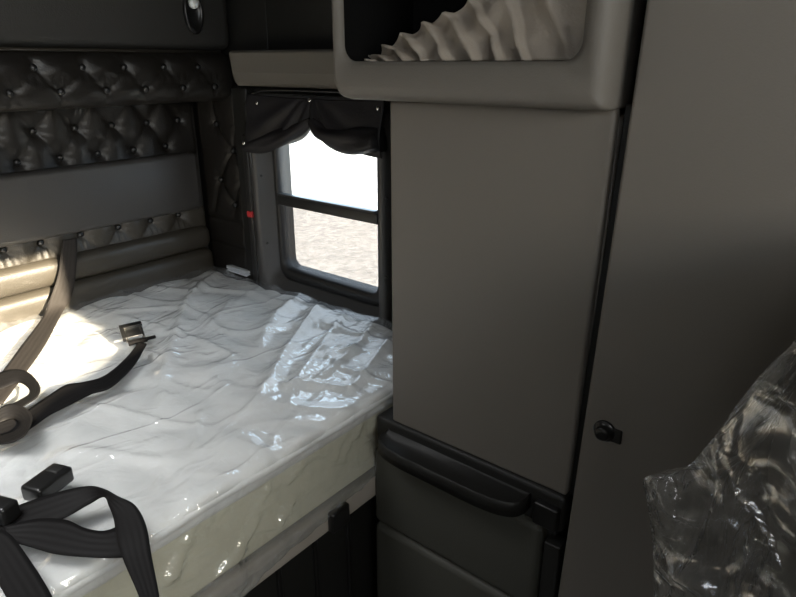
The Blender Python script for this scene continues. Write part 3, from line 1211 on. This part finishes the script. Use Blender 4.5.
# front cap (facing the camera side, -X) collapses towards a bulging centre line
center = [Vector((0.445, -0.16, p.z * 0.55 + 0.45 * Z(-0.36))) for p in A]
for k in range(34):
    t = k / 34
    row = []
    for i in range(nS + 1):
        q = center[i].lerp(A[i], t)
        q = Vector((0.425 + 0.045 * t ** 5, q.y, q.z))
        row.append(q)
    rows.append(row)
for k in range(22):
    t = k / 21
    rows.append([A[i].lerp(Bm[i], t) for i in range(nS + 1)])
for r_i, row in enumerate(rows):
    for i, q in enumerate(row):
        nz = noise.noise(Vector((q.x * 14, q.y * 26, q.z * 16)))
        rg = 1 - abs(noise.noise(Vector((q.x * 9 + 3, q.y * 14 + q.z * 12, q.z * 7 - q.y * 9))))
        k = 0.25 if 32 <= r_i <= 36 else 1.0
        V.append(q + Vector((-0.016 * max(0, rg - 0.75) / 0.25 * k + 0.010 * nz * k, 0.004 * nz, 0.003 * nz)))
m = nS + 1
for r_i in range(len(rows) - 1):
    for i in range(nS):
        F.append([r_i * m + i, (r_i + 1) * m + i, (r_i + 1) * m + i + 1, r_i * m + i + 1])
o = link('plastic_bag', V, F, 'bag', st)
o['label'] = 'crumpled clear plastic bag over the seat'

# ------------------------------------------------------------------ bunk straps
TOPZ = MT + 0.016


def S(px, py, h=0.006):
    return tuple(hit(px, py, 2, TOPZ + h))


def W(px, py, y=1.765):
    return tuple(hit(px, py, 1, y))


sa = thing('bunk_strap', 'grey webbing strap hanging down the back wall to a metal tongue on the mattress', 'strap', hit(60, 312, 2, TOPZ))
# down the wall, over the mattress and away to the left
ribbon('webbing', [W(63, 240, 1.772), W(61, 252, 1.764), W(58, 275, 1.752), W(51, 296, 1.742), S(42, 318, .004), S(22, 345, .004), S(2, 372, .004), S(-18, 396, .006)],
       [W(77, 238, 1.772), W(77, 252, 1.764), W(75, 280, 1.752), W(70, 300, 1.742), S(62, 313, .004), S(45, 345, .004), S(22, 378, .004), S(2, 405, .006)], 'strap', sa)
# curl at the end of it
ribbon('curl', [S(-12, 378, .010), S(8, 370, .02), S(26, 371, .030), S(39, 384, .030), S(38, 396, .024), S(26, 405, .014), S(8, 418, .008)],
       [S(-12, 394, .004), S(4, 388, .006), S(19, 383, .010), S(28, 388, .012), S(29, 394, .010), S(20, 400, .006), S(4, 408, .004)], 'strap_black', sa)
ribbon('curl', [S(-10, 415, .022), S(8, 404, .030), S(24, 407, .032), S(32, 418, .030), S(26, 434, .024), S(10, 443, .016), S(-10, 445, .010)],
       [S(-10, 430, .006), S(4, 421, .010), S(14, 419, .012), S(19, 424, .012), S(14, 430, .010), S(4, 434, .008), S(-10, 436, .006)], 'strap_black', sa)
# tail that runs to the metal tongue
ribbon('tail', [S(-6, 424, .010), S(24, 412, .010), S(48, 396, .008), S(66, 385, .010), S(84, 382, .014), S(104, 376, .010), S(124, 360, .008), S(139, 342, .012)],
       [S(-6, 440, .002), S(26, 431, .002), S(50, 415, .002), S(72, 404, .002), S(92, 394, .002), S(112, 387, .002), S(134, 366, .002), S(147, 344, .008)], 'strap_black', sa)
c = hit(133, 331, 2, TOPZ + 0.012)
ux, uy = Vector((0.55, 0.83, 0.0)).normalized(), Vector((0.83, -0.55, 0)).normalized()


def place(data, o0, a, b):
    V, F = data
    return [o0 + a * v[0] + b * v[1] + Vector((0, 0, v[2])) for v in V], F


c = (Vector(S(134, 333, .016)))
ea = (Vector(S(138, 344, .004)) - Vector(S(130, 322, .030))).normalized()      # along the tongue, down towards the tail
eb = (Vector(S(145, 331, .016)) - Vector(S(124, 334, .016))).normalized()
eb = (eb - ea * eb.dot(ea)).normalized()
en = ea.cross(eb)
if en.z < 0:
    en = -en


def place3(data, o0, a, b, n_):
    V, F = data
    return [o0 + a * v[0] + b * v[1] + n_ * v[2] for v in V], F


def bars(L):
    return merge([place3(rbox_data(lo, hi, .0012, nr=2), c, ea, eb, en) for lo, hi in L])


link('metal_tongue', *bars([((-.026, -.022, -.002), (.030, -.016, .002)), ((-.026, .016, -.002), (.030, .022, .002)),
                            ((.006, -.022, -.002), (.014, .022, .002)), ((.024, -.022, -.002), (.032, .022, .002)),
                            ((-.026, -.020, -.001), (.008, .020, .001))]), 'metal', sa)
link('tongue_cover', *bars([((-.036, -.026, -.005), (-.022, .024, .006)), ((-.036, -.029, -.005), (.020, -.019, .006))]), 'darkgloss', sa)
link('tail_loop', *bars([((.030, -.020, -.005), (.040, .024, .004)), ((.028, .018, -.004), (.036, .044, .002))]), 'strap_black', sa)

sb = thing('buckle_strap', 'black webbing strap looped beside a black buckle at the near end of the mattress', 'strap', hit(40, 500, 2, TOPZ))
ribbon('webbing', [S(-14, 520, .006), S(20, 505, .012), S(55, 493, .024), S(88, 486, .034), S(104, 489, .040), S(118, 496, .038), S(135, 505, .034), S(146, 525, .026), S(152, 558, .014), S(160, 600, .006), S(164, 640, .004)],
       [S(-14, 536, .002), S(22, 532, .004), S(60, 520, .010), S(88, 505, .018), S(104, 497, .026), S(109, 506, .026), S(114, 520, .022), S(117, 540, .018), S(124, 562, .010), S(140, 600, .004), S(150, 640, .002)], 'strap_black', sb)
ribbon('under_loop', [S(4, 526, .010), S(38, 519, .012), S(66, 520, .014), S(85, 528, .014), S(104, 531, .014), S(122, 525, .016), S(143, 519, .018)],
       [S(4, 540, .002), S(30, 547, .002), S(55, 554, .002), S(84, 557, .003), S(112, 558, .004), S(130, 556, .010), S(150, 548, .014)], 'strap_black', sb)
ribbon('lower_webbing', [S(-18, 520, .010), S(-2, 528, .012), S(12, 536, .012), S(30, 560, .008), S(46, 585, .005), S(62, 615, .004)],
       [S(-34, 545, .002), S(-22, 556, .002), S(-12, 566, .002), S(2, 590, .002), S(14, 612, .002), S(26, 640, .002)], 'strap_black', sb)
c = hit(48, 483, 2, TOPZ + 0.018)
ux, uy = Vector((0.93, 0.36, 0.0)).normalized(), Vector((-0.36, 0.93, 0)).normalized()


def bk(p, n):
    return p


V, F = place(rbox_data((-.034, -.020, -.014), (.034, .020, .014), .006, nr=4), c, ux, uy)
link('buckle', V, F, 'darkgloss', sb)
V, F = place(rbox_data((-.044, -.024, -.012), (-.014, .024, .019), .006, nr=4), c - ux * 0.046 + uy * 0.012, ux, uy)
link('buckle_guide', V, F, 'darkgloss', sb)
V, F = place(rbox_data((-.012, -.012, .0), (.006, .012, .0165), .003, nr=3), c + ux * 0.02, ux, uy)
link('release_button', V, F, 'dark', sb)
